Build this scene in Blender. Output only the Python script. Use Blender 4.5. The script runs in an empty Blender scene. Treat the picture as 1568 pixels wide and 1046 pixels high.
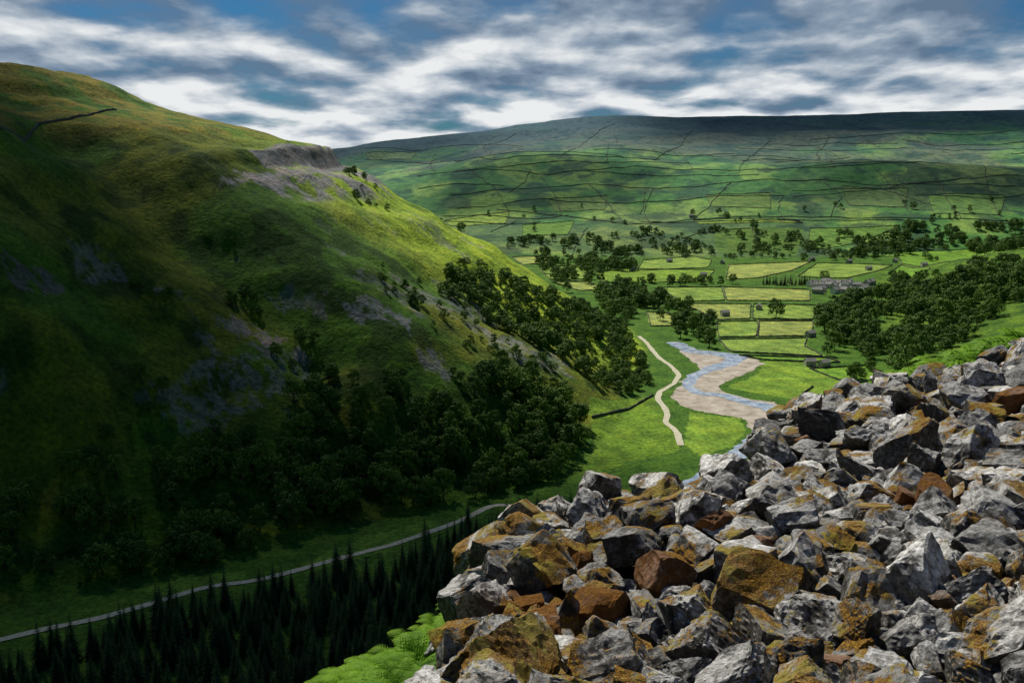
import bpy, math, random, time
import numpy as np
from mathutils import Vector, Matrix
T0=time.time()
random.seed(7); rng=np.random.default_rng(11)
S=bpy.context.scene
COL=S.collection
# ------------------------------------------------------------------ helpers
def link(o,parent=None):
    COL.objects.link(o)
    if parent: o.parent=parent
    return o
def mesh_np(name,V,F,mats=None,smooth=False,midx=None):
    V=np.asarray(V,dtype=np.float32); F=np.asarray(F,dtype=np.int32)
    me=bpy.data.meshes.new(name); k=F.shape[1]
    me.vertices.add(len(V)); me.vertices.foreach_set('co',V.ravel())
    me.loops.add(F.size); me.loops.foreach_set('vertex_index',F.ravel())
    me.polygons.add(len(F)); me.polygons.foreach_set('loop_start',np.arange(0,F.size,k,dtype=np.int32))
    me.polygons.foreach_set('loop_total',np.full(len(F),k,dtype=np.int32))
    if mats:
        for m in (mats if isinstance(mats,(list,tuple)) else [mats]): me.materials.append(m)
    if midx is not None: me.polygons.foreach_set('material_index',np.asarray(midx,dtype=np.int32))
    me.polygons.foreach_set('use_smooth',np.full(len(F),smooth,dtype=bool))
    me.update(calc_edges=True)
    return me
def add_col(me,name,C):
    a=me.color_attributes.new(name,'FLOAT_COLOR','POINT')
    C4=np.ones((len(C),4),dtype=np.float32); C4[:,:C.shape[1]]=C
    a.data.foreach_set('color',C4.ravel())
tab=rng.random((256,256))
def vn(x,y):
    x=np.asarray(x,float);y=np.asarray(y,float)
    xi=np.floor(x);yi=np.floor(y);fx=x-xi;fy=y-yi
    fx=fx*fx*(3-2*fx);fy=fy*fy*(3-2*fy)
    a=xi.astype(int)&255;b=yi.astype(int)&255;a1=(a+1)&255;b1=(b+1)&255
    return (tab[a,b]*(1-fx)+tab[a1,b]*fx)*(1-fy)+(tab[a,b1]*(1-fx)+tab[a1,b1]*fx)*fy
def fbm(x,y,o=4):
    s=0;a=.5;t=0
    for i in range(o):
        s=s+a*vn(x+17.3*i,y+9.1*i);t+=a;a*=.5;x=x*2.03;y=y*2.03
    return s/t
def sstep(a,b,v):
    t=np.clip((v-a)/(b-a),0,1);return t*t*(3-2*t)
def inpoly(x,y,P):
    c=np.zeros(np.shape(x),bool);n=len(P)
    for i in range(n):
        x1,y1=P[i][:2];x2,y2=P[(i+1)%n][:2]
        if y1==y2: continue
        k=((y1>y)!=(y2>y))&(x<(x2-x1)*(y-y1)/(y2-y1)+x1)
        c^=k
    return c
def segd(x,y,a,b):
    dx=b[0]-a[0];dy=b[1]-a[1];L=dx*dx+dy*dy
    t=np.clip(((x-a[0])*dx+(y-a[1])*dy)/L,0,1)
    return np.hypot(x-a[0]-t*dx,y-a[1]-t*dy)
def sdist(x,y,P):
    d=np.full(np.shape(x),1e9)
    for i in range(len(P)): d=np.minimum(d,segd(x,y,P[i],P[(i+1)%len(P)]))
    return np.where(inpoly(x,y,P),d,-d)
# ------------------------------------------------------------------ terrain
LEFT=[(-900,-900),(-600,-200),(-380,200),(-225,406),(26,582),(56,647),(100,800),(130,917),(141,1000),(138,1120),(70,1350),(-100,1600),(-400,2100),(-5000,2900),(-5000,-900)]
NEAR=[(-800,-1000),(-500,-300),(-300,100),(-100,330),(100,500),(250,660),(340,820),(400,1132),(620,1700),(1000,2100),(6000,3000),(6000,-1000)]
ROCK=[(.2,-4),(0,2),(0,4),(.05,6),(.2,8),(.14,9.4),(1.1,10.8),(2.3,11.4),(3.0,11.8),(4.0,14.0),(4.8,16.4),(7.5,19),(11.5,22),(22,29),(34,29),(34,-4)]
def height(x,y):
    x=np.asarray(x,float);y=np.asarray(y,float)
    r=np.hypot(x,y)
    wob=sstep(80,300,r)
    wx=x+wob*26*(fbm(x/110,y/110,3)-.5);wy=y+wob*26*(fbm(x/110+50,y/110+7,3)-.5)
    dl=sdist(wx,wy,LEFT)
    za=np.interp(dl,[0,25,155,296,316,328,400,516,575,650,900,3000],[0,8,88,177,184,203,215,243,276,286,294,325])
    zb=np.interp(dl,[0,25,155,280,310,400,516,575,650,900,3000],[0,8,88,168,188,218,246,276,286,294,325])
    sc_=sstep(-265,-200,x);zl=za*sc_+zb*(1-sc_)
    m=sstep(20,150,dl)
    zl=zl+m*46*np.exp(-(segd(x,y,(-470,760),(-270,520))/62)**2)
    zl=zl-m*20*np.exp(-(segd(x,y,(-330,770),(-130,640))/34)**2)
    zl=zl+m*(15*(fbm(x/130,y/130,3)-.5)+5*(fbm(x/24,y/24,3)-.5))
    zl=zl+m*1.8*np.sin(zl/6.+6*fbm(x/200,y/200,2))
    zl=np.where(dl>0,np.maximum(zl,0),0)
    dn=sdist(x,y,NEAR)
    sc=np.interp(y,[450,1000],[1,.33])
    zn=np.interp(dn,[0,30,100,200,292,420,700,2500],[0,10,64,141,199.6,262,330,420])*sc
    zn=zn-np.clip(.085*(x-3),0,9)*sstep(0,60,dn)-.25*np.clip(.3*y-x-3.9,0,70)*sstep(0,70,dn)*sstep(-60,0,y)
    zn=zn+wob*sstep(10,90,dn)*(12*(fbm(x/90,y/90,3)-.5)+2*(fbm(x/17,y/17,3)-.5))
    zn=np.where(dn>0,np.maximum(zn,0),0)
    a=x/np.maximum(y,1)
    Hr=np.interp(a,[-1,-.3,-.182,-.13,-.092,-.041,.004,.05,.1,.164,.24,.33,.5,1],[190,195,207,235,246,270,305,322,340,324,338,347,366,380])
    ye=y+260*(fbm(x/700,y/900,3)-.5)+np.abs(x)*.02
    t=(ye-1850)/2450
    g=np.interp(t,[0,.05,.14,.31,.5,.75,.92,1,1.2,2.2],[0,.02,.10,.28,.47,.73,.93,1,.93,.6])
    zf=Hr*g+sstep(.05,.3,t)*(40*(fbm(x/330,y/330,4)-.5)*(1-.6*sstep(.8,1,t))+4*(fbm(x/60,y/60,3)-.5))
    zf=zf+sstep(.1,.3,t)*4.0*np.sin(zf/11.+5*fbm(x/900,y/900,2))
    zf=zf+sstep(0,.2,t)*(48*np.exp(-((x+60)/420)**2-((y-3050-.25*x)/240)**2)+38*np.exp(-((x-1100)/500)**2-((y-2900+.2*x)/220)**2))
    zf=np.where(t>0,np.maximum(zf,0),0)
    z=np.maximum(np.maximum(zl,zn),zf)
    z=z+.5*fbm(x/40,y/40,2)*sstep(60,200,r)
    # bench of broken limestone at the viewpoint
    near=r<60
    if np.any(near):
        de=sdist(x,y,ROCK)
        R=200-2.22-.17*y+.1*x+.35*np.maximum(0,x-.56*y-1.5)+.25*(fbm(x/1.6+3,y/1.6,3)-.5)
        R=R-.42*np.exp(-((x-2.8)**2+(y-12.0)**2)/1.6**2)
        w=sstep(-1.0,.1,de)
        z2=z-.3*sstep(2,-1,x)*sstep(60,30,r)
        zz=z2*(1-w)+R*w+(1-w)*.35*(fbm(x/1.3,y/1.3,3)-.5)
        z=np.where(near,zz,z)
    return z
# image pixel coordinates, cast as camera rays onto the terrain
F=1524.0;PITCH=math.radians(10.9);CAMZ=200.0
cp,sp=math.cos(PITCH),math.sin(PITCH)
TT=np.concatenate([np.geomspace(71,300,120),np.linspace(301,1400,420),np.geomspace(1402,9000,400)])
def unproject(u,v):
    X=(u-784)/F;Y=(523-v)/F
    d=(X,cp+sp*Y,-sp+cp*Y)
    xs=d[0]*TT;ys=d[1]*TT;zs=CAMZ+d[2]*TT
    h=height(xs,ys);k=np.nonzero((zs<h))[0]
    if len(k)==0 or k[0]==0: return None
    i=k[0];a0=zs[i-1]-h[i-1];a1=zs[i]-h[i];f=a0/(a0-a1) if a0!=a1 else 0
    f=min(max(f,0),1);t=TT[i-1]+f*(TT[i]-TT[i-1])
    return (d[0]*t,d[1]*t)
def plan(pts,floor=False):
    q=[q for q in (unproject(*p) for p in pts) if q is not None]
    if floor and q:
        a=np.array(q);d=sdist(a[:,0],a[:,1],LEFT);q=[p for p,k in zip(q,d) if k<12]
    return q
# grid
th=np.concatenate([np.radians(np.linspace(-180,-33.5,60)),np.radians(np.linspace(-33.3,33.3,640)),np.radians(np.linspace(33.5,180,60))])
rr=np.concatenate([np.geomspace(.5,40,130),np.geomspace(40.6,300,110),np.linspace(302,1300,420),np.linspace(1306,2300,150),np.linspace(2312,4800,190),np.geomspace(4850,14000,22)])
nT,nR=len(th),len(rr)
TH,RR=np.meshgrid(th,rr,indexing='ij')
GX=(RR*np.sin(TH)).ravel();GY=(RR*np.cos(TH)).ravel()
GZ=height(GX,GY)
print('height',time.time()-T0)
i0=(np.arange(nT-1)[:,None]*nR+np.arange(nR-1)[None,:]).ravel()
FQ=np.stack([i0,i0+1,i0+nR+1,i0+nR],1)
# ground colour
def mix(a,b,t): return a*(1-t[:,None])+np.asarray(b)[None,:]*t[:,None]
def field_colour():
    N=len(GX);C=np.tile(np.array([.066,.150,.016]),(N,1))
    x,y,z=GX,GY,GZ
    dl=sdist(x,y,LEFT);dn=sdist(x,y,NEAR)
    n1=fbm(x/90,y/90,4);n2=fbm(x/22,y/22,4)
    # left fell
    L=sstep(0,12,dl)
    c=np.tile(np.array([.058,.138,.010]),(N,1))
    c=mix(c,(.160,.160,.015),sstep(.47,.62,n1)*.65)
    c=mix(c,(.020,.052,.007),sstep(.5,.64,n2)*.75)
    c=mix(c,(.300,.420,.032),sstep(-300,-110,x)*sstep(780,930,y)*.95*sstep(.26,.46,n1+.1))  # yellow-green nose grass, its sunlit brightness put into the colour
    c=mix(c,(.26,.21,.024),sstep(200,225,z)*sstep(.38,.55,n2)*.7)
    C=C*(1-L[:,None])+c*L[:,None]
    # limestone scar and scree apron round the fell edge
    scar=sstep(300,312,dl)*(1-sstep(330,337,dl))*sstep(-360,-300,x)*(y>850)*sstep(.22,.34,fbm(x/45,y/45,3))
    sv=(.5+1.1*fbm(x/6,z/2,3))[:,None]
    C=C*(1-scar[:,None]*.95)+np.array([.150,.147,.158])[None,:]*sv*scar[:,None]*.95
    scr=sstep(256,272,dl)*(1-sstep(298,304,dl))*sstep(-430,-380,x)*(y>800)*sstep(.42,.48,fbm(x/38+4,y/38,4))
    C=mix(C,(.24,.23,.24),scr*.9)
    # bedrock ribs and stone litter on the flank
    rib=sstep(60,100,dl)*(1-sstep(200,260,dl))*sstep(.62,.66,fbm(x/45+20,y/45,4))*(y>450)
    C=mix(C,(.20,.20,.195),rib*.6*sstep(.4,.55,fbm(x/4,y/4,3)))
    # near hill
    L=sstep(0,12,dn)*(y<1900)
    c=np.tile(np.array([.060,.130,.014]),(N,1));c=mix(c,(.11,.20,.018),sstep(.4,.65,n2))
    C=C*(1-L[:,None])+c*L[:,None]
    # far moor
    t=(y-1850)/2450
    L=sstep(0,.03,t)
    nf=fbm(x/420,y/420,5);ng=fbm(x/110,y/160,4)
    c=np.tile(np.array([.076,.205,.036]),(N,1))
    c=mix(c,(.23,.36,.06),sstep(.46,.60,ng)*.8*(1-sstep(.5,.95,t)))
    c=mix(c,(.125,.095,.080),sstep(.46,.60,nf)*(.35+.45*sstep(.2,.8,t)))
    c=mix(c,(.020,.054,.026),sstep(.50,.60,fbm(x/70,y/70,4))*.7)
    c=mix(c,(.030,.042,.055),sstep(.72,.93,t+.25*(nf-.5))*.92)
    c=mix(c,(.062,.185,.245),sstep(-.15,1,t)*.40)  # aerial haze painted into the ground colour, bluer with distance
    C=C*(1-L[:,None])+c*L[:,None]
    return C,n2
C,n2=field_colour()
wxn=GX+5*(fbm(GX/9,GY/9,2)-.5);wyn=GY+7*(fbm(GX/9+9,GY/9,2)-.5)
HAY=(.28,.335,.080);HAY2=(.21,.315,.055);GRN=(.14,.275,.028);GR2=(.18,.295,.032)
FIELDS=[([(785,394),(838,392),(840,403),(800,406)],HAY),([(985,399),(1062,393),(1090,399),(1084,410),(975,415)],HAY2),
([(1116,406),(1243,401),(1212,415),(1162,426),(1112,429)],HAY),([(1252,403),(1368,406),(1345,415),(1292,427),(1220,424)],HAY2),
([(1380,406),(1424,410),(1408,425),(1358,420)],GRN),([(1012,441),(1105,440),(1110,461),(1040,462)],HAY2),([(1108,440),(1240,444),(1240,461),(1113,461)],HAY),
([(1042,465),(1150,466),(1148,489),(1100,490)],HAY),([(1154,466),(1252,468),(1245,490),(1152,489)],HAY2),
([(1098,493),(1160,492),(1158,516),(1100,517)],HAY2),([(1162,492),(1246,492),(1240,515),(1160,516)],HAY),
([(1100,520),(1236,518),(1232,530),(1262,546),(1120,540)],HAY2),([(990,478),(1026,480),(1032,500),(996,500)],HAY),
([(1168,553),(1240,556),(1300,590),(1230,614),(1112,594),(1160,572)],GR2),([(1058,630),(1132,641),(1145,660),(1120,683),(1075,700),(1046,680)],GR2),
([(900,608),(1000,605),(1016,630),(1036,665),(1040,690),(860,735),(910,690)],(.13,.23,.020)),
([(682,338),(780,325),(774,343),(690,347)],HAY2),([(1062,338),(1200,336),(1232,342),(1070,344)],HAY2),([(1375,387),(1528,380),(1500,398),(1380,404)],GRN),
([(825,410),(900,406),(902,428),(842,428)],HAY2),([(910,418),(960,412),(1095,414),(1080,432),(925,434)],GR2),([(845,432),(900,432),(930,444),(890,446)],HAY),
([(1130,545),(1265,548),(1290,556),(1168,552)],GRN),([(1240,565),(1330,560),(1360,580),(1300,588)],GRN),([(450,868),(560,820),(750,780),(745,790),(600,838),(470,880)],(.11,.22,.025)),
([(200,905),(300,884),(380,870),(370,885),(250,915)],(.11,.22,.025)),([(1090,350),(1230,350),(1220,392),(1100,388)],(.09,.17,.03)),
([(800,345),(880,338),(870,360),(800,362)],(.12,.23,.04)),([(1240,350),(1380,345),(1300,375),(1236,385)],(.12,.23,.04)),([(1420,300),(1540,300),(1530,330),(1430,328)],(.12,.23,.06)),
([(560,236),(640,233),(630,245),(570,246)],(.14,.23,.12)),([(1080,300),(1180,296),(1180,320),(1090,318)],(.13,.22,.06)),([(840,305),(930,300),(925,322),(850,325)],(.13,.22,.07)),([(1290,285),(1390,288),(1385,318),(1300,315)],(.12,.20,.07))]
FP=[]
for i,(px,c) in enumerate(FIELDS):
    P=plan(px,i not in (15,24,25))
    if len(P)<3: continue
    if i not in (13,14,15,24,25,26): FP.append(P)
    xs=[p[0] for p in P];ys=[p[1] for p in P]
    b=np.nonzero((wxn>min(xs))&(wxn<max(xs))&(wyn>min(ys))&(wyn<max(ys)))[0]
    k=b[inpoly(wxn[b],wyn[b],P)]
    v=(.72+.56*n2[k]+.10*(np.sin((GX[k]*.6+GY[k]*.25)/2.2)))[:,None]
    C[k]=np.asarray(c)[None,:]*v
SCREE=[([(335,288),(365,268),(420,262),(480,250),(520,262),(470,280),(400,284)],(.23,.215,.225),.9),
([(520,470),(560,455),(640,490),(630,515),(560,495)],(.20,.205,.21),.75),([(740,500),(860,550),(880,580),(800,560),(750,530)],(.22,.22,.21),.6),
([(0,385),(30,400),(110,430),(120,450),(40,450),(0,430)],(.15,.125,.135),.8),([(335,480),(400,503),(485,548),(480,560),(390,525),(335,492)],(.24,.21,.19),.9),
([(380,520),(440,530),(450,560),(400,545)],(.19,.18,.19),.7),([(640,540),(680,540),(690,575),(650,570)],(.19,.19,.20),.7),([(410,440),(520,460),(540,480),(430,470)],(.17,.175,.165),.6)]
for px,c,amt in SCREE:
    P=plan(px)
    if len(P)<3: continue
    b=np.nonzero((GY<1400)&(GY>300)&(GX<150))[0]
    xx=GX[b]+14*(fbm(GX[b]/11,GY[b]/11,3)-.5);yy=GY[b]+22*(fbm(GX[b]/11+9,GY[b]/11,3)-.5)
    k=b[inpoly(xx,yy,P)]
    w=(amt*sstep(.36,.52,fbm(GX[k]/5,GY[k]/5,3)))[:,None]
    C[k]=C[k]*(1-w)+np.asarray(c)[None,:]*w
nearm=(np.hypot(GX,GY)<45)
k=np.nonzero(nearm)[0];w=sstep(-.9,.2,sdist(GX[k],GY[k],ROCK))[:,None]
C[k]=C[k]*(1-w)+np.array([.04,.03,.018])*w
# ------------------------------------------------------------------ materials
def newmat(name):
    m=bpy.data.materials.new(name);m.use_nodes=True
    nt=m.node_tree;b=nt.nodes['Principled BSDF'];b.inputs['Roughness'].default_value=.9
    b.inputs['Specular IOR Level'].default_value=.1
    return m,nt,b
def N(nt,t,**k):
    n=nt.nodes.new(t)
    for a,v in k.items(): setattr(n,a,v)
    return n
def noise(nt,vec,scale,detail=4,rough=.55,dist=0):
    n=N(nt,'ShaderNodeTexNoise');n.inputs['Scale'].default_value=scale;n.inputs['Detail'].default_value=detail
    n.inputs['Roughness'].default_value=rough;n.inputs['Distortion'].default_value=dist
    if vec is not None: nt.links.new(vec,n.inputs['Vector'])
    return n.outputs['Fac']
def ramp(nt,f,stops):
    r=N(nt,'ShaderNodeValToRGB');e=r.color_ramp.elements
    while len(e)<len(stops): e.new(.5)
    for i,(p,c) in enumerate(stops):
        e[i].position=p;e[i].color=(c,c,c,1) if not hasattr(c,'__len__') else (*c,1)
    nt.links.new(f,r.inputs[0]);return r.outputs[0]
def mixc(nt,f,a,b,mode='MIX'):
    m=N(nt,'ShaderNodeMix',data_type='RGBA',blend_type=mode)
    for s,v in ((m.inputs['Factor'],f),(m.inputs[6],a),(m.inputs[7],b)):
        if isinstance(v,(int,float)): s.default_value=v
        elif isinstance(v,tuple): s.default_value=(*v,1)
        else: nt.links.new(v,s)
    return m.outputs[2]
def math_(nt,op,a,b=None,clamp=False):
    m=N(nt,'ShaderNodeMath',operation=op,use_clamp=clamp)
    for i,v in enumerate((a,b)):
        if v is None: continue
        if isinstance(v,(int,float)): m.inputs[i].default_value=v
        else: nt.links.new(v,m.inputs[i])
    return m.outputs[0]
def bump(nt,b,h,strength,dist):
    n=N(nt,'ShaderNodeBump');n.inputs['Strength'].default_value=strength;n.inputs['Distance'].default_value=dist
    nt.links.new(h,n.inputs['Height']);nt.links.new(n.outputs[0],b.inputs['Normal'])
# terrain
mt,nt,b=newmat('moor_grass')
at=N(nt,'ShaderNodeAttribute',attribute_name='Col');pos=N(nt,'ShaderNodeNewGeometry').outputs['Position']
a=noise(nt,pos,.35,5,.72);c2=noise(nt,pos,.045,5,.65)
f=ramp(nt,a,[(.28,.30),(.5,1.0),(.72,1.7)]);col=mixc(nt,1.0,at.outputs['Color'],f,'MULTIPLY')
f=ramp(nt,c2,[(.3,(.45,.58,.58)),(.5,(1,1,1)),(.68,(1.5,1.3,1.1))]);col=mixc(nt,1.0,col,f,'MULTIPLY')
nt.links.new(col,b.inputs['Base Color']);bump(nt,b,math_(nt,'ADD',a,math_(nt,'MULTIPLY',c2,4.0)),.9,1.6)
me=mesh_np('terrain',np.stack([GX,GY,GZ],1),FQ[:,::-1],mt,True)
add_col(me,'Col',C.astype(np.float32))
ter=link(bpy.data.objects.new('terrain',me))
if me.polygons[1000].normal.z<0: me.flip_normals()
print('terrain',time.time()-T0,len(GX))
# leaves
def leafmat(name,c1,c2,tr=.25):
    m,nt,b=newmat(name)
    oi=N(nt,'ShaderNodeObjectInfo').outputs['Random'];pos=N(nt,'ShaderNodeNewGeometry').outputs['Position']
    n=noise(nt,pos,.55,1,.6);f=ramp(nt,math_(nt,'ADD',math_(nt,'MULTIPLY',n,.9),math_(nt,'MULTIPLY',oi,.5)),[(.3,0.),(.95,1.)])
    col=mixc(nt,f,c1,c2);nt.links.new(col,b.inputs['Base Color']);b.inputs['Roughness'].default_value=.6
    if tr>0:
        t=N(nt,'ShaderNodeBsdfTranslucent');nt.links.new(mixc(nt,1.,col,(1.3,1.5,.6),'MULTIPLY'),t.inputs[0])
        ms=N(nt,'ShaderNodeMixShader');ms.inputs[0].default_value=tr
        nt.links.new(b.outputs[0],ms.inputs[1]);nt.links.new(t.outputs[0],ms.inputs[2]);nt.links.new(ms.outputs[0],nt.nodes['Material Output'].inputs[0])
    return m
M_leaf=leafmat('broadleaf_foliage',(.040,.098,.016),(.135,.225,.028),0)
M_con=leafmat('spruce_needles',(.014,.036,.012),(.038,.082,.018),0)
M_fern=leafmat('bracken_fronds',(.10,.23,.016),(.24,.40,.030),.35)
M_bark,nt,b=newmat('bark');b.inputs['Base Color'].default_value=(.07,.055,.04,1)
# ------------------------------------------------------------------ tree prototypes
def cyl(p0,p1,r0,r1,k=6):
    p0=Vector(p0);p1=Vector(p1);q=(p1-p0).to_track_quat('Z','Y');V=[];Fc=[]
    for p,r in((p0,r0),(p1,r1)):
        for i in range(k):
            a=2*math.pi*i/k;V.append(tuple(p+q@Vector((math.cos(a)*r,math.sin(a)*r,0))))
    for i in range(k):j=(i+1)%k;Fc.append((i,j,k+j,k+i))
    return V,Fc
def cards(P,Nn,size,rg):
    n=len(P);up=rg.normal(size=(n,3));t=np.cross(Nn,up);t/=np.linalg.norm(t,axis=1)[:,None]+1e-9
    bt=np.cross(Nn,t);s=size[:,None]
    V=np.stack([P-t*s*.5,P-bt*s*.35,P+t*s*.5,P+bt*s*.35],1).reshape(-1,3)
    return V,np.arange(4*n).reshape(-1,4)
def broadleaf(seed,h=14,w=11):
    rg=np.random.default_rng(seed);rd=random.Random(seed)
    V=[];Fc=[];mi=[]
    def add(v,f,m):
        o=len(V);V.extend(map(tuple,v));Fc.extend([tuple(int(o+i) for i in q) for q in f]);mi.extend([m]*len(f))
    th_=h*.3
    v,f=cyl((0,0,-.8),(.2,0,th_),h*.028,h*.02,8);add(v,f,1)
    cl=[]
    for i in range(24):
        a=rd.random()*6.283;zz=rd.uniform(.25,.97);rad=w*.5*math.sqrt(max(0.03,1-((zz-.52)/.5)**2))*rd.uniform(.5,.95)
        cl.append((math.cos(a)*rad,math.sin(a)*rad,zz*h,rd.uniform(.13,.22)*w))
    cl.append((0,0,.93*h,.18*w));cl.append((0,0,.6*h,.25*w))
    for i in range(9):
        c=cl[i];v,f=cyl((.2,0,th_*rd.uniform(.75,1)),(c[0]*.85,c[1]*.85,c[2]*.95),h*.012,h*.004,5);add(v,f,1)
    for c in cl:
        n=58;d=rg.normal(size=(n,3));d/=np.linalg.norm(d,axis=1)[:,None]
        rad=c[3]*(.55+.55*rg.random(n))[:,None];P=np.array(c[:3])+d*rad*np.array([1,1,.8])
        nn=d+rg.normal(size=(n,3))*.4+np.array([0,0,.3]);nn/=np.linalg.norm(nn,axis=1)[:,None]
        v,f=cards(P,nn,rg.uniform(.6,1.3,n)*h/14,rg);add(v,f,0)
    return mesh_np('broadleaf',V,Fc,[M_leaf,M_bark],False,mi)
def spruce(seed,h=20):
    rd=random.Random(seed);V=[];Fc=[];mi=[]
    def add(v,f,m):
        o=len(V);V.extend(map(tuple,v));Fc.extend([tuple(o+i for i in q) for q in f]);mi.extend([m]*len(f))
    v,f=cyl((0,0,-.8),(0,0,h*.97),.25,.03,6);add(v,f,1)
    for k in range(20):
        z=h*(.10+.88*k/19.);R=(1-(k/19.))**.8*h*.17+.25
        nb=max(5,11-k//3)
        for i in range(nb):
            a=6.283*(i+rd.random()*.8)/nb;r=R*rd.uniform(.7,1.15);dr=r*rd.uniform(.25,.5)
            ca,sa=math.cos(a),math.sin(a)
            for s in range(4):
                f0=s/4.;f1=(s+1.1)/4.;wd=r*.30*(1-f0*.75)*rd.uniform(.8,1.2)
                p0=(ca*r*f0,sa*r*f0,z-dr*f0**1.3);p1=(ca*r*f1,sa*r*f1,z-dr*f1**1.3)
                tip=.25*wd
                v=[(p0[0],p0[1],p0[2]+.05),(p1[0]-sa*wd,p1[1]+ca*wd,p1[2]-wd*.35),(p1[0]+ca*tip,p1[1]+sa*tip,p1[2]),(p1[0]+sa*wd,p1[1]-ca*wd,p1[2]-wd*.35)]
                add(v,[(0,1,2,3)],0)
    return mesh_np('spruce',V,Fc,[M_con,M_bark],False,mi)
def fern(seed,nf=11,nq=5,step=1):
    rd=random.Random(seed);V=[];Fc=[]
    for i in range(nf):
        a=6.283*(i+rd.random()*.6)/nf;L=rd.uniform(.6,1.0);ca,sa=math.cos(a),math.sin(a);lift=rd.uniform(.45,.9)
        def pt(t): 
            return np.array([ca*L*t*.85,sa*L*t*.85,L*lift*math.sin(t*2.2)*.75])
        for j in range(3,17,step):
            side=np.array([-sa,ca,0.])
            t=j/17.;p=pt(t);dirv=pt(t+.05)-p;dirv/=np.linalg.norm(dirv)
            ln=.26*L*math.sin(min(1,(1.05-t)*1.5)*1.57)
            for sgn in(-1,1):
                for q in range(nq):
                    f0=q/nq;f1=(q+.95)/nq;w_=.028*(1.15-f0)*(5/nq)*step**.5
                    base=p+side*sgn*ln*f0+dirv*ln*.35*f0-np.array([0,0,.12*ln*f0])
                    end=p+side*sgn*ln*f1+dirv*ln*.35*f1-np.array([0,0,.16*ln*f1])
                    for s2 in(-1,1):
                        mid=(base+end)/2+dirv*s2*w_*1.3+np.array([0,0,rd.uniform(-.01,.01)])
                        o=len(V);V+= [tuple(base),tuple(mid),tuple(end)];Fc.append((o,o+1,o+2))
    return mesh_np('fern',V,Fc,[M_fern])
BL=[broadleaf(i,14,w) for i,w in enumerate((12,11,13,10,14))]
SP=[spruce(i) for i in range(3)]
FE=[fern(i) for i in range(3)]
FL=[fern(i,8,2,2) for i in range(3)]
def scatter(name,pts,protos,part):
    """pts: list (x,y,z,scale) ; one named parent, each child instances one prototype"""
    top=link(bpy.data.objects.new(name,None))
    pts=np.asarray(pts)
    if len(pts)==0: return
    ch=rng.integers(0,len(protos),len(pts))
    for i,me in enumerate(protos):
        p=pts[ch==i]
        if len(p)==0: continue
        n=len(p);a=rng.random(n)*6.283;s=p[:,3]*.7071
        V=np.zeros((n,4,3))
        for k in range(4):
            V[:,k,0]=p[:,0]+np.cos(a+k*math.pi/2)*s;V[:,k,1]=p[:,1]+np.sin(a+k*math.pi/2)*s;V[:,k,2]=p[:,2]
        m=mesh_np('%s_sites'%part,V.reshape(-1,3),np.arange(4*n).reshape(-1,4))
        o=link(bpy.data.objects.new('%s_stand_%d'%(part,i+1),m),top)
        o.instance_type='FACES';o.use_instance_faces_scale=True;o.instance_faces_scale=1
        o.show_instancer_for_render=False
        link(bpy.data.objects.new('%s_%d'%(part,i+1),me),o)
    return top
ROADPTS=plan([(0,980),(60,965),(160,945),(230,925),(310,900),(400,888),(460,872),(520,855),(600,835),(700,800),(755,773)])
def zone(px,dens,smin,smax,clump=0,ns=40,zmax=1e9,ymin=0,xy=None):
    """dens: trees per hectare"""
    P=xy or plan(px)
    if len(P)<3: return []
    xs=[p[0] for p in P];ys=[p[1] for p in P]
    A=(max(xs)-min(xs))*(max(ys)-min(ys));n=int(A/1e4*dens)
    n=min(n,60000)
    x=rng.uniform(min(xs),max(xs),n);y=rng.uniform(min(ys),max(ys),n)
    k=inpoly(x,y,P)&(y>ymin)
    if clump>0: k&=fbm(x/ns+31,y/ns,3)>clump
    x=x[k];y=y[k]
    dr=np.full(len(x),1e9)
    for i in range(len(ROADPTS)-1): dr=np.minimum(dr,segd(x,y,ROADPTS[i],ROADPTS[i+1]))
    k=dr>9;x=x[k];y=y[k];z=height(x,y);k=z<zmax;x=x[k];y=y[k];z=z[k]
    s=rng.uniform(smin,smax,len(x))*(.8+.35*rng.random(len(x)))
    return list(zip(x,y,z-.2,s))
wood=[]
wood+=zone([(450,612),(520,600),(620,602),(690,615),(740,580),(800,570),(860,600),(895,645),(900,690),(840,736),(760,758),(600,790),(560,775),(450,820),(380,800),(300,760),(330,665),(440,665)],105,.65,1.15)
wood+=zone([(0,770),(100,725),(260,690),(330,660),(380,800),(450,835),(350,860),(150,890),(0,925)],95,.6,1.15,.33,30)
wood+=zone([(690,408),(745,412),(830,448),(900,472),(955,500),(985,545),(995,600),(960,608),(900,585),(870,558),(800,520),(740,490),(660,450)],125,.4,.85)
wood+=zone([(560,412),(660,420),(760,490),(880,570),(860,590),(740,560),(620,500),(570,440)],30,.25,.6,.47,30)
wood+=zone([(518,262),(545,262),(608,330),(590,335),(540,300)],60,.25,.55,.4,14)
wood+=zone([(160,402),(235,425),(340,452),(410,448),(410,475),(330,480),(230,460)],80,.4,.75,.36,20)
wood+=zone([(330,485),(480,520),(560,570),(690,590),(680,615),(540,600),(440,560)],95,.4,.85,.40,20)
wood+=zone([(0,560),(300,560),(420,600),(440,660),(250,700),(0,740)],12,.3,.7,.46,30)
wood+=zone([(640,560),(780,520),(880,575),(760,590),(690,610)],60,.35,.7,.42,20)
wood+=zone([(340,330),(620,400),(560,480),(300,440)],2,.15,.3)
print('w',len(wood))
scatter('woodland',wood,BL,'oak_tree')
RP=ROADPTS
con=zone(None,240,.6,1.12,zmax=75,ymin=180,xy=[(-330,300)]+[(p[0]+16,p[1]-24) for p in RP[0:2]]+[(p[0]+10,p[1]-20) for p in RP[2:]]+[(40,505),(60,440),(-20,300),(-150,180)])
print('c',len(con))
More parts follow.
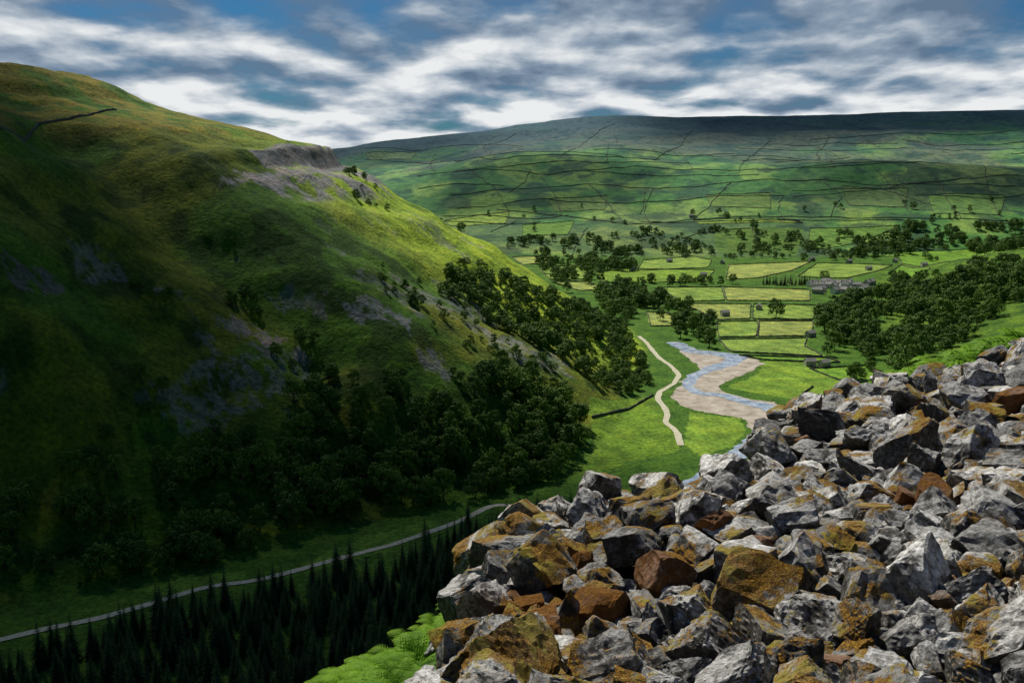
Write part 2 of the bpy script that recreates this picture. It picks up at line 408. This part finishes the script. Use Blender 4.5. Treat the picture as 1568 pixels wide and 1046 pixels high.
scatter('conifer_plantation',con,SP,'spruce_tree')
val=[]
val+=zone([(905,445),(960,445),(1030,462),(1088,485),(1092,520),(1040,528),(1030,505),(985,475),(950,505),(925,480)],55,.8,1.35,.38,40)
val+=zone([(1252,495),(1285,472),(1370,454),(1440,440),(1500,410),(1567,402),(1567,460),(1500,500),(1440,545),(1380,575),(1320,550),(1270,535)],42,.9,1.7,.38,45)
val+=zone([(1290,580),(1335,565),(1345,575),(1300,590)],80,.6,.9)
val+=zone([(1310,372),(1400,342),(1567,350),(1567,392),(1480,380),(1380,392),(1310,395)],34,.9,1.5,.45,50)
val+=zone([(760,372),(900,358),(1000,352),(1000,385),(960,400),(800,392)],34,.7,1.3,.50,50)
val+=zone([(640,300),(760,290),(1000,330),(1560,310),(1560,345),(1000,352),(760,368),(690,355)],.8,.5,1.1,.5,120)
val+=zone([(1000,350),(1310,352),(1310,395),(1000,392)],20,.6,1.2,.57,50)
val+=zone([(820,402),(935,398),(975,405),(960,425),(905,440),(850,440),(840,425)],34,.8,1.3,.45,30)
val+=zone([(940,432),(1090,428),(1160,440),(1000,440)],30,.6,1.1,.36,30)
val+=zone([(1360,425),(1440,420),(1440,440),(1365,446)],30,.8,1.2,.3,30)
val+=zone([(1100,392),(1420,396),(1440,402),(1100,400)],14,.5,1.0,.4,30)
# prominent single trees in the meadows
for (u,v,s) in [(1188,486,1.6),(1086,532,1.35),(1062,512,1.45),(868,448,1.1),(905,428,1.0),(1074,436,1.0),(985,446,1.1),(1266,545,1.0),(748,330,.9),(1050,395,.8),(978,368,.9),(1345,372,1.2),(1262,430,1.1),(1308,578,1.0),(830,412,1.0)]:
    p=unproject(u,v)
    if not p: continue
    o=link(bpy.data.objects.new('broadleaf_tree',BL[random.randrange(5)]));o.location=(p[0],p[1],float(height(p[0],p[1]))-.2);o.scale=(s,)*3;o.rotation_euler=(0,0,random.random()*6)
row=[]
for i in range(22):
    p=unproject(1170+i*3.3+random.uniform(-2,2),438-random.random()*4);row.append((p[0],p[1],float(height(*p)),random.uniform(.55,1.0)))
scatter('village_conifers',row,SP,'pine_tree')
# bracken
br=[]
x=rng.uniform(-16,1.5,7500);y=rng.uniform(5,30,7500)
k=(sdist(x,y,ROCK)<-.6)&(x>-.5*y);x=x[k];y=y[k];br+=list(zip(x,y,height(x,y)-.05,rng.uniform(.2,.45,len(x))))
print('nb',len(br))
scatter('bracken',br,FE,'fern')
br=[]
for n,y0,y1,s0,s1 in ((20000,14,120,.7,1.3),(22000,120,260,1.1,2.0),(18000,260,460,1.6,2.8)):
    y=rng.uniform(y0,y1,n);x=y*rng.uniform(.33,.60,n)
    k=(sdist(x,y,ROCK)<-.6)&(fbm(x/9,y/9,3)>.38);x=x[k];y=y[k];br+=list(zip(x,y,height(x,y)-.1,rng.uniform(s0,s1,len(x))))
print('b',len(br))
scatter('hillside_bracken',br,FL,'fern_clump')
print('plants',time.time()-T0)
# ------------------------------------------------------------------ strips (tracks, water)
def resample(P,step):
    P=np.asarray(P,float);d=np.r_[0,np.cumsum(np.hypot(*np.diff(P,axis=0).T))];n=max(2,int(d[-1]/step))
    t=np.linspace(0,d[-1],n);Q=np.stack([np.interp(t,d,P[:,0]),np.interp(t,d,P[:,1])],1)
    for _ in range(3): Q[1:-1]=(Q[:-2]+2*Q[1:-1]+Q[2:])/4
    return Q
def strip(name,P,w,mat,off,step=3,wob=0):
    Q=resample(P,step);t=np.gradient(Q,axis=0);t/=np.linalg.norm(t,axis=1)[:,None];nrm=np.stack([-t[:,1],t[:,0]],1)
    W=(w(np.linspace(0,1,len(Q))) if callable(w) else np.full(len(Q),w))
    V=[];m=5
    for j in range(m):
        s=(j/(m-1)-.5)
        ww=W*(1+wob*(vn(np.arange(len(Q))*.35,np.full(len(Q),s*9+3))-.5))
        X=Q+nrm*(s*ww)[:,None];V.append(np.c_[X,height(X[:,0],X[:,1])+off])
    V=np.stack(V,1).reshape(-1,3);n=len(Q)
    Fc=[(i*m+j,i*m+j+1,(i+1)*m+j+1,(i+1)*m+j) for i in range(n-1) for j in range(m-1)]
    me=mesh_np(name,V,Fc,mat,True)
    if me.polygons[0].normal.z<0: me.flip_normals()
    return link(bpy.data.objects.new(name,me))
M_track,nt,b=newmat('gravel_track');pos=N(nt,'ShaderNodeNewGeometry').outputs['Position']
nt.links.new(ramp(nt,noise(nt,pos,.6,5,.7),[(.3,(.32,.30,.19)),(.7,(.68,.63,.48))]),b.inputs['Base Color'])
M_shingle,nt,b=newmat('river_shingle');pos=N(nt,'ShaderNodeNewGeometry').outputs['Position']
n_=noise(nt,pos,.09,6,.7);nt.links.new(ramp(nt,n_,[(.32,(.22,.19,.14)),(.5,(.42,.36,.29)),(.68,(.56,.50,.43))]),b.inputs['Base Color']);bump(nt,b,noise(nt,pos,1.2,4,.7),.8,.5)
M_water,nt,b=newmat('river_water');b.inputs['Roughness'].default_value=.2;b.inputs['Specular IOR Level'].default_value=.9
pos=N(nt,'ShaderNodeNewGeometry').outputs['Position'];bump(nt,b,noise(nt,pos,.7,4,.6),.5,.3)
wn=noise(nt,pos,.12,5,.75);nt.links.new(ramp(nt,wn,[(.38,(.16,.22,.30)),(.62,(.60,.66,.74))]),b.inputs['Base Color'])
strip('riverside_track',plan([(1042,682),(1038,665),(1030,655),(1018,647),(1022,635),(1018,625),(1007,612),(1010,600),(1032,588),(1040,575),(1027,560),(1010,549),(1000,538),(990,525),(978,515)]),4.6,M_track,.25,wob=.5)
p=list(ROADPTS)
p=[(2*p[0][0]-p[1][0]-60,2*p[0][1]-p[1][1]-40)]+p+[(25,538),(75,530)]
strip('valley_road',p,4.0,M_track,.3,wob=.4)
def sheet(name,px,mat,off,extra=(),cell=4,warp=6):
    P=plan(px)+list(extra)
    xs=[q[0] for q in P];ys=[q[1] for q in P]
    nx=int((max(xs)-min(xs)+20)/cell);ny=int((max(ys)-min(ys)+20)/cell)
    X,Y=np.meshgrid(min(xs)-10+np.arange(nx)*cell,min(ys)-10+np.arange(ny)*cell,indexing='ij');X=X.ravel();Y=Y.ravel()
    V=np.c_[X,Y,height(X,Y)+off]
    i=(np.arange(nx-1)[:,None]*ny+np.arange(ny-1)[None,:]).ravel();Fq=np.stack([i,i+ny,i+ny+1,i+1],1)
    cx=V[Fq].mean(1);xw=cx[:,0]+warp*(fbm(cx[:,0]/12,cx[:,1]/12,3)-.5);yw=cx[:,1]+warp*(fbm(cx[:,0]/12+5,cx[:,1]/12,3)-.5)
    Fq=Fq[inpoly(xw,yw,P)]
    u,inv=np.unique(Fq,return_inverse=True)
    return link(bpy.data.objects.new(name,mesh_np(name,V[u],inv.reshape(-1,4),mat,True)))
bed=[(1040,536),(1080,540),(1120,544),(1165,551),(1168,560),(1150,570),(1104,588),(1106,600),(1150,611),(1190,619),(1218,634),(1212,654),(1180,670),(1165,690),(1160,712),(1075,712),(1100,700),(1138,684),(1150,662),(1134,641),(1080,631),(1040,622),(1028,606),(1046,582),(1075,567),(1058,552)]
sheet('shingle_bank',bed,M_shingle,.12,cell=1.5,warp=9)
riv=plan([(1030,524),(1060,538),(1100,542),(1128,547),(1118,556),(1085,566),(1062,575),(1052,592),(1072,603),(1105,605),(1135,614),(1172,622),(1200,632),(1200,645),(1180,656),(1162,675),(1130,698),(1105,712)])
riv=riv+[(95,560),(40,450),(-20,375),(-80,300),(-250,120)]
strip('river',riv,lambda t:15+5*np.sin(t*23),M_water,.22,step=2,wob=.7)
# ------------------------------------------------------------------ walls
M_wall,nt,b=newmat('dry_stone');pos=N(nt,'ShaderNodeNewGeometry').outputs['Position']
nt.links.new(ramp(nt,noise(nt,pos,1.1,4,.7),[(.3,(.045,.046,.04)),(.7,(.14,.135,.115))]),b.inputs['Base Color'])
def wall(P,h=1.5,w=.8,step=3):
    if len(P)<2: return
    Q=resample(P,step);Q=Q+np.c_[fbm(Q[:,0]/40,Q[:,1]/40,2)-.5,fbm(Q[:,0]/40+7,Q[:,1]/40,2)-.5]*(12 if step>5 else 3)
    t=np.gradient(Q,axis=0);t/=np.linalg.norm(t,axis=1)[:,None]+1e-9;nr=np.stack([-t[:,1],t[:,0]],1)
    n=len(Q);hh=h*(.75+.4*rng.random(n));V=[]
    for s,k in((-.5,0),(-.3,1),(.3,1),(.5,0)):
        X=Q+nr*s*w;V.append(np.c_[X,height(X[:,0],X[:,1])-.3*(1-k)+hh*k])
    V=np.stack(V,1).reshape(-1,3);Fc=[(i*4+j,i*4+j+1,(i+1)*4+j+1,(i+1)*4+j) for i in range(n-1) for j in range(3)]
    link(bpy.data.objects.new('drystone_wall',mesh_np('drystone_wall',V,Fc,M_wall)))
for P in FP: wall(P+[P[0]],1.5,.8)
for L in [[(0,198),(60,190),(120,180),(180,170),(256,166)],[(190,126),(215,140),(256,165)],[(1245,592),(1232,602),(1222,612),(1218,622)],[(1000,606),(960,628),(905,640)]]: wall(plan(L),1.7,1.0)
far=[[(560,245),(640,250),(760,246),(900,240),(1010,246)],[(640,270),(720,262),(830,268),(980,255),(1130,262),(1280,256),(1400,250)],
[(690,300),(800,290),(900,282),(1000,290),(1120,280),(1260,275),(1400,282),(1560,270)],[(700,320),(820,305),(940,312),(1060,305),(1200,300)],
[(660,330),(760,322),(860,330),(960,345),(1060,337)],[(1060,337),(1230,333),(1400,335),(1560,340)],[(900,282),(930,312),(960,345)],[(1000,290),(985,320),(1000,350)],
[(1120,280),(1090,310),(1062,337)],[(1200,300),(1190,320),(1200,336)],[(1260,275),(1290,300),(1270,333)],[(1340,262),(1370,290),(1400,335)],[(1400,250),(1440,280),(1470,335)],[(1480,240),(1510,270),(1530,335)],
[(830,268),(850,300),(860,330)],[(720,262),(760,290),(780,325)],[(1130,262),(1145,240),(1180,215)],[(1280,256),(1250,235),(1270,210)],[(1000,246),(1040,225),(1060,200)],
[(860,240),(900,215),(940,190)],[(760,246),(740,225),(790,205)],[(1380,215),(1450,225),(1567,218)],[(1130,228),(1300,232),(1400,228)],[(560,228),(640,232),(720,222),(800,226)],
[(1400,300),(1500,305),(1567,298)],[(1040,365),(1090,355),(1150,350)],[(640,290),(700,282),(770,285)],[(1150,392),(1160,370),(1150,344)],[(1290,345),(1310,370),(1300,400)],[(870,400),(885,372),(900,350)],[(1240,215),(1400,205),(1560,200)],[(900,262),(1040,270),(1160,268)]]
hed=[]
for L in far:
    P=plan(L,True)
    if len(P)<2: continue
    wall(P,1.8,1.1,12)
    Q=resample(P,9);k=(Q[:,1]<2400)&(rng.random(len(Q))<.2)&(fbm(Q[:,0]/90,Q[:,1]/90,2)>.47);Q=Q[k]+rng.normal(size=(k.sum(),2))*3
    if len(Q): hed+=list(zip(Q[:,0],Q[:,1],height(Q[:,0],Q[:,1])-.2,rng.uniform(.4,1.0,len(Q))))
for i in range(38):
    y=random.uniform(2050,3500);x=random.uniform(-.12,.5)*y
    if i%2: dx,dy=random.uniform(-60,60),random.uniform(150,420)
    else: dx,dy=random.uniform(250,600),random.uniform(-70,70)
    k=random.uniform(-40,40);wall([(x,y),(x+dx*.35+k*(1-i%2)*.3,y+dy*.35),(x+dx*.7,y+dy*.7+k),(x+dx,y+dy)],1.7,1.1,12)
val+=hed
print('v',len(val))
scatter('valley_trees',val,BL,'ash_tree')
# ------------------------------------------------------------------ buildings
def flatmat(name,c,r=.9):
    m,nt,b=newmat(name);pos=N(nt,'ShaderNodeNewGeometry').outputs['Position']
    nt.links.new(ramp(nt,noise(nt,pos,.9,4,.7),[(.3,tuple(i*.7 for i in c)),(.7,tuple(i*1.2 for i in c))]),b.inputs['Base Color']);b.inputs['Roughness'].default_value=r;return m
M_stone=flatmat('gritstone',(.45,.42,.36));M_slate=flatmat('stone_slate',(.33,.32,.30));M_dark=flatmat('window_dark',(.02,.02,.025),.3);M_white=flatmat('render_white',(.8,.78,.73))
def box(x0,x1,y0,y1,z0,z1):
    V=[(x,y,z) for x in(x0,x1) for y in(y0,y1) for z in(z0,z1)]
    return V,[(0,1,3,2),(4,6,7,5),(0,4,5,1),(2,3,7,6),(0,2,6,4),(1,5,7,3)]
def building(u,v,L,W,H,rot,kind='stone_barn',mat=None,sp_=None):
    p=sp_ or unproject(u,v)
    if not p: return
    e=link(bpy.data.objects.new(kind,None));e.location=(p[0],p[1],float(height(p[0],p[1]))-.2);e.rotation_euler=(0,0,rot)
    h=H+W*.38
    V=[(-L/2,-W/2,-1),(L/2,-W/2,-1),(L/2,W/2,-1),(-L/2,W/2,-1),(-L/2,-W/2,H),(L/2,-W/2,H),(L/2,W/2,H),(-L/2,W/2,H),(-L/2,0,h),(L/2,0,h)]
    me=bpy.data.meshes.new('walls');me.from_pydata(V,[],[(0,1,5,4),(2,3,7,6),(1,2,6,9,5),(3,0,4,8,7)]);me.materials.append(mat or M_stone);link(bpy.data.objects.new('walls',me),e)
    V=[];Fc=[]
    for s in(-1,1):
        o=len(V);ed=W/2+.35;zz=H-.35*.76
        V+=[(-L/2-.3,s*ed,zz+.05),(L/2+.3,s*ed,zz+.05),(L/2+.3,0,h+.05),(-L/2-.3,0,h+.05),(-L/2-.3,s*ed,zz+.3),(L/2+.3,s*ed,zz+.3),(L/2+.3,0,h+.3),(-L/2-.3,0,h+.3)]
        Fc+=[tuple(o+i for i in q) for q in[(0,1,2,3),(4,5,6,7),(0,1,5,4),(1,2,6,5),(3,0,4,7)]]
    me=bpy.data.meshes.new('roof');me.from_pydata(V,[],Fc);me.materials.append(M_slate);link(bpy.data.objects.new('roof',me),e)
    V=[];Fc=[]
    def a(q):
        o=len(V);V.extend(q[0]);Fc.extend([tuple(o+i for i in f) for f in q[1]])
    for s in(-1,1):
        ys=sorted((s*W/2,s*(W/2+.03)))
        a(box(-.6,.6,*ys,0,2.2))
        nwin=int(L/3)
        for i in range(nwin):
            xx=-L/2+1.2+i*(L-2.4)/max(1,nwin-1)
            for zz in((3.3,) if kind=='stone_barn' else (1.0,3.4)):
                if abs(xx)<1.2 and zz<2.5: continue
                if zz+1.1<H: a(box(xx-.45,xx+.45,*ys,zz,zz+1.1))
    me=bpy.data.meshes.new('windows_and_door');me.from_pydata(V,[],Fc);me.materials.append(M_dark);link(bpy.data.objects.new('windows_and_door',me),e)
    if kind!='stone_barn':
        V=[];Fc=[]
        for s in(-1,1): a(box(s*(L/2-.9)-.45,s*(L/2-.9)+.45,-.4,.4,h-.4,h+1.3))
        me=bpy.data.meshes.new('chimneys');me.from_pydata(V,[],Fc);me.materials.append(mat or M_stone);link(bpy.data.objects.new('chimneys',me),e)
for (u,v,r) in [(1110,484,.2),(1162,474,1.2),(1241,516,.4),(1330,414,.2),(1415,408,.1),(968,414,.3),(1106,404,1.2),(1243,400,.2),(1048,394,.6),(1262,562,.5),(1077,424,.1),(1370,402,.9),(1025,402,.2),(1058,333,.1),(1300,403,.4),(1240,560,.1)]:
    building(u,v,10,6.5,5,r)
for i in range(30):
    px=unproject(1240+i*3.1+random.random()*6,434+random.random()*17)
    building(0,0,random.uniform(9,15),8.,6.3,random.uniform(-.9,.9),'stone_house',M_white if i%3==0 else None,px)
# ------------------------------------------------------------------ foreground limestone
def ico(sub):
    import bmesh
    bm=bmesh.new();bmesh.ops.create_icosphere(bm,subdivisions=sub,radius=1)
    V=np.array([v.co[:] for v in bm.verts]);Fc=np.array([[v.index for v in f.verts] for f in bm.faces]);bm.free();return V,Fc
def n3(P,s,o):
    return (fbm(P[:,0]*s+o,P[:,1]*s+P[:,2]*s*.7,3)+fbm(P[:,2]*s+o+9,P[:,0]*s*.6-P[:,1]*s,3))*.5-.5
def rockshape(sub,seed):
    rg=np.random.default_rng(seed);V,Fc=ico(sub);V=V*1.3
    Q=np.linalg.qr(rg.normal(size=(3,3)))[0]
    for k in range(19):
        if k<6: n=Q[k//2]*(1 if k%2 else -1)+rg.normal(size=3)*.13;d=rg.uniform(.62,.82)
        else: n=rg.normal(size=3);d=rg.uniform(.74,1.02)
        n/=np.linalg.norm(n)
        q=V@n-d;V=V-np.maximum(q,0)[:,None]*n*.98
    nr=V/np.linalg.norm(V,axis=1)[:,None]
    V=V+nr*(n3(V,1.8,seed)*.30+n3(V,5,seed+3)*.22+(n3(V,12,seed+5)*.13 if sub>3 else 0))[:,None]
    return V,Fc
P4=[rockshape(5,i) for i in range(12)];P3=[rockshape(4,i+50) for i in range(16)];P2=[rockshape(3,i+90) for i in range(12)]
cand=[];grid={}
def place(n,rmin,rmax,fac,lift):
    t=rng.random(n);Y=2.6+27*t**1.1;X=rng.uniform(0,1,n)*(.62*Y+2.0)-1.0;D=sdist(X,Y,ROCK);R_=rng.uniform(rmin,rmax,n)*(1+.035*Y);big=rng.random(n)<.12
    for x,y,de,r,bg in zip(X.tolist(),Y.tolist(),D.tolist(),R_.tolist(),big.tolist()):
        if de<-.5: continue
        if bg:r*=1.3
        ok=True;gx,gy=int(x//1),int(y//1)
        for i in(-1,0,1):
            for j in(-1,0,1):
                for(a,b_,c)in grid.get((gx+i,gy+j),()):
                    if (a-x)**2+(b_-y)**2<(fac*(c+r))**2: ok=False;break
                if not ok: break
            if not ok: break
        if ok:
            grid.setdefault((gx,gy),[]).append((x,y,r));cand.append((x,y,r,lift*random.uniform(.1,2.0)))
place(4500,.12,.20,.82,.55);place(15000,.07,.11,.77,.4);place(18000,.042,.065,.76,.2)
n=200;Y=rng.uniform(3.4,26,n);X=rng.uniform(-.1,1,n)*.6*Y;D=sdist(X,Y,ROCK)
for x,y,d in zip(X,Y,D):
    if d>.6: cand.append((x,y,random.uniform(.07,.12)*(1+.035*y),1.0))
print('rocks',len(cand))
cx=np.array([c[0] for c in cand]);cy=np.array([c[1] for c in cand]);cz=height(cx,cy)
VV=[];FF=[];RC=[];off=0
for i,(x,y,r,lf) in enumerate(cand):
    big=r>.11*(1+.035*y)
    pr=(P4 if (y<6.0 and big) else P3 if ((big and y<16) or y<7) else P2);V,Fc=pr[random.randrange(len(pr))]
    sc=np.array([random.uniform(.9,1.4),random.uniform(.75,1.1),random.uniform(.5,1.0)])*r*1.17
    R=np.array(Matrix.Rotation(random.random()*6.28,3,'Z')@Matrix.Rotation(random.gauss(0,.55),3,'X')@Matrix.Rotation(random.gauss(0,.55),3,'Y'))
    Q=(V*sc)@R.T+np.array([x,y,cz[i]+r*(.1+.8*lf)+random.uniform(-.05,.06)])
    VV.append(Q);FF.append(Fc+off);off+=len(Q)
    c=(random.random(),random.random(),random.random());RC.append(np.tile(c,(len(Q),1)))
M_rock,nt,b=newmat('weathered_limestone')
pos=N(nt,'ShaderNodeNewGeometry');P=pos.outputs['Position'];at=N(nt,'ShaderNodeAttribute',attribute_name='Col')
sep=N(nt,'ShaderNodeSeparateColor');nt.links.new(at.outputs['Color'],sep.inputs[0])
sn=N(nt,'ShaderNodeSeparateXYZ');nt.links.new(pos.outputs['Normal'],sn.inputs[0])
sx_=N(nt,'ShaderNodeSeparateXYZ');nt.links.new(P,sx_.inputs[0])
na=noise(nt,P,4.5,5,.68);nb=noise(nt,P,22,6,.72);nd=noise(nt,P,1.7,4,.62,.6);nc=noise(nt,P,90,2,.7)
# shade painted into dark sides, sunlight into pale tops, split by normal
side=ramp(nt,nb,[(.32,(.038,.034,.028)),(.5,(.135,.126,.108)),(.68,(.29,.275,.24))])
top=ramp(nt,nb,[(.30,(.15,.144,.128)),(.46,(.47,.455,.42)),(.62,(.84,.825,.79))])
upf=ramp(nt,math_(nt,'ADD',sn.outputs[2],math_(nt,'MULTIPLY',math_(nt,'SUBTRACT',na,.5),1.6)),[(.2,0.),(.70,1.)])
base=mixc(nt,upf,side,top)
tone=ramp(nt,sep.outputs[0],[(0,.38),(.55,.92),(1,1.25)]);base=mixc(nt,1.,base,tone,'MULTIPLY')
base=mixc(nt,ramp(nt,na,[(.38,.85),(.48,0.)]),base,(.035,.032,.026))
mm=math_(nt,'ADD',math_(nt,'MULTIPLY',sn.outputs[2],.20),math_(nt,'ADD',math_(nt,'MULTIPLY',nd,1.2),math_(nt,'MULTIPLY',nb,.55)))
mm=math_(nt,'ADD',mm,math_(nt,'MULTIPLY',sep.outputs[1],.14))
mm=math_(nt,'ADD',mm,ramp(nt,math_(nt,'MULTIPLY',sx_.outputs[0],.2),[(0.,.07),(.5,0.)]))
mm=math_(nt,'MULTIPLY',mm,.5)
moss=ramp(nt,nc,[(.3,(.055,.022,.005)),(.5,(.21,.095,.011)),(.66,(.46,.30,.03))])
moss=mixc(nt,ramp(nt,na,[(.50,0.),(.58,.75)]),moss,(.30,.25,.022))
base=mixc(nt,ramp(nt,mm,[(.573,0.),(.604,.93)]),base,moss)
base=mixc(nt,ramp(nt,sep.outputs[2],[(.968,0.),(.972,.85)]),base,mixc(nt,nb,(.05,.02,.008),(.30,.12,.02)))
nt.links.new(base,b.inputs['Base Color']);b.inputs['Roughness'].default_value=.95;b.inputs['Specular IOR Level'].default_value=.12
bump(nt,b,math_(nt,'ADD',nb,na),.8,.05)
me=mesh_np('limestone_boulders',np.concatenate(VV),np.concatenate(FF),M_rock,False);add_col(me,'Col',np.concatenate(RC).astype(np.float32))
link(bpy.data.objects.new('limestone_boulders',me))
print('rocks',time.time()-T0,off)
# ------------------------------------------------------------------ light, shadow sheet, sky
EL=math.radians(50);AZ=math.radians(-22)
SV=Vector((math.sin(AZ)*math.cos(EL),math.cos(AZ)*math.cos(EL),math.sin(EL)))
ld=bpy.data.lights.new('sun_light','SUN');ld.energy=5.0;ld.angle=math.radians(.53);ld.color=(1,.95,.85)
lo=link(bpy.data.objects.new('sun_light',ld));lo.rotation_euler=SV.to_track_quat('Z','Y').to_euler();lo.location=(0,0,600)
# sheet added out of view overhead, shaped to cast cloud shadows on the dale
CA=1500.
def gpoly(pts,z):
    k=(CA-z)/SV.z;return [(x+SV.x*k,y+SV.y*k) for x,y in pts]
CL=[(gpoly([(-1200,150),(-150,100),(-10,250),(60,440),(40,620),(10,690),(-110,670),(-200,700),(-300,740),(-420,820),(-1200,900)],60),70,.95),
    (gpoly([(-1200,800),(-420,760),(-200,680),(-240,800),(-400,960),(-420,1080),(-1200,1300)],200),60,.42),
    (gpoly([(500,3600),(3200,3500),(3200,5200),(500,5000)],320),250,.88),
    (gpoly([(-900,3300),(-100,3500),(-150,4600),(-1200,4600)],250),200,.5),
    (gpoly([(600,2500),(2200,2300),(2200,2700),(900,2900)],150),150,.65),
    (gpoly([(-300,2400),(300,2500),(500,2900),(-200,3000)],100),120,.6),
    (gpoly([(300,620),(420,700),(700,1250),(1500,1500),(1500,600)],60),60,.3)]
gx=np.arange(-3600,4200,25.);gy=np.arange(0,7200,25.)
X,Y=np.meshgrid(gx,gy,indexing='ij');X=X.ravel();Y=Y.ravel();D=np.zeros(len(X))
for P_,soft,amt in CL:
    d=sdist(X+160*(fbm(X/220,Y/220,3)-.5),Y+160*(fbm(X/220+8,Y/220,3)-.5),P_)
    D=np.maximum(D,amt*sstep(-soft,soft,d))
D=D*(.88+.2*fbm(X/150,Y/150,3));D=np.clip(D,0,.96)
nx,ny=len(gx),len(gy);i=(np.arange(nx-1)[:,None]*ny+np.arange(ny-1)[None,:]).ravel();Fq=np.stack([i,i+ny,i+ny+1,i+1],1)
keep=D[Fq].max(1)>.01;Fq=Fq[keep];u_,inv=np.unique(Fq,return_inverse=True)
M_cl,nt,b=newmat('shadow_sheet');nt.nodes.remove(b)
at=N(nt,'ShaderNodeAttribute',attribute_name='Col');tr=N(nt,'ShaderNodeBsdfTransparent');df=N(nt,'ShaderNodeBsdfDiffuse');df.inputs[0].default_value=(.8,.8,.82,1)
ms=N(nt,'ShaderNodeMixShader');nt.links.new(at.outputs['Color'],ms.inputs[0]);nt.links.new(tr.outputs[0],ms.inputs[1]);nt.links.new(df.outputs[0],ms.inputs[2]);nt.links.new(ms.outputs[0],nt.nodes['Material Output'].inputs[0])
me=mesh_np('cloud_shadow_sheet',np.c_[X,Y,CA+120*D*fbm(X/180,Y/180,3)][u_],inv.reshape(-1,4),M_cl,True);add_col(me,'Col',np.repeat(D[u_][:,None],3,1).astype(np.float32))
link(bpy.data.objects.new('cloud_shadow_sheet',me))
w=bpy.data.worlds.new('World');S.world=w;w.use_nodes=True;nt=w.node_tree;nt.nodes.clear()
out=N(nt,'ShaderNodeOutputWorld');sky=N(nt,'ShaderNodeTexSky',sky_type='NISHITA');sky.sun_disc=False;sky.sun_elevation=EL;sky.sun_rotation=AZ;sky.altitude=400
tc=N(nt,'ShaderNodeTexCoord').outputs['Generated'];sx=N(nt,'ShaderNodeSeparateXYZ');nt.links.new(tc,sx.inputs[0])
z=math_(nt,'MAXIMUM',sx.outputs[2],0.)
def cloudvec(oz,kx,kz,off=0.,base=.17):
    c=N(nt,'ShaderNodeCombineXYZ');q=math_(nt,'ADD',z,base+oz)
    nt.links.new(math_(nt,'MULTIPLY',math_(nt,'DIVIDE',sx.outputs[0],q),kx),c.inputs[0]);nt.links.new(math_(nt,'ADD',math_(nt,'MULTIPLY',math_(nt,'DIVIDE',sx.outputs[1],q),kz),off),c.inputs[1]);return c.outputs[0]
n1=noise(nt,cloudvec(0,1.9,1.35,9.),1.1,6,.50,.1);n2_=noise(nt,cloudvec(.014,1.9,1.35,9.),1.1,6,.50,.1)
big=noise(nt,cloudvec(0,.8,1.3,8.),.8,2,.5)
cov=math_(nt,'ADD',n1,math_(nt,'MULTIPLY',math_(nt,'SUBTRACT',big,.5),1.0))
cov=math_(nt,'ADD',cov,math_(nt,'MULTIPLY',math_(nt,'SUBTRACT',.10,z),1.0))
mask=ramp(nt,cov,[(.27,0.),(.46,1.)])
lit=math_(nt,'ADD',math_(nt,'MULTIPLY',math_(nt,'SUBTRACT',n1,n2_),2.6),.44)
lit=math_(nt,'ADD',lit,math_(nt,'MULTIPLY',math_(nt,'SUBTRACT',n1,.5),1.0))
lit=math_(nt,'ADD',lit,math_(nt,'MULTIPLY',math_(nt,'SUBTRACT',big,.5),1.3))
lit=math_(nt,'ADD',lit,math_(nt,'MULTIPLY',math_(nt,'SUBTRACT',.085,z),5.6),True)
cc=ramp(nt,lit,[(.05,(.13,.20,.30)),(.35,(.27,.35,.45)),(.60,(.52,.58,.65)),(.92,(.87,.89,.90))])
b1=N(nt,'ShaderNodeBackground');b1.inputs[1].default_value=.055;nt.links.new(mixc(nt,1.,sky.outputs[0],(.15,.46,.80),'MULTIPLY'),b1.inputs[0])
b2=N(nt,'ShaderNodeBackground')
hi=ramp(nt,z,[(.16,0.),(.32,1.)]);cc=mixc(nt,hi,cc,(.20,.205,.21));nt.links.new(cc,b2.inputs[0]);b2.inputs[1].default_value=.95
ms=N(nt,'ShaderNodeMixShader');nt.links.new(mask,ms.inputs[0]);nt.links.new(b1.outputs[0],ms.inputs[1]);nt.links.new(b2.outputs[0],ms.inputs[2]);nt.links.new(ms.outputs[0],out.inputs[0])
# ------------------------------------------------------------------ camera
cd=bpy.data.cameras.new('camera');cd.lens=35;cd.sensor_width=36;cd.clip_start=.1;cd.clip_end=30000
co=link(bpy.data.objects.new('camera',cd));co.location=(0,0,CAMZ);co.rotation_euler=(math.radians(90)-PITCH,0,0);S.camera=co
S.view_settings.view_transform='Standard';S.view_settings.look='None';S.view_settings.exposure=0
print('done',time.time()-T0)
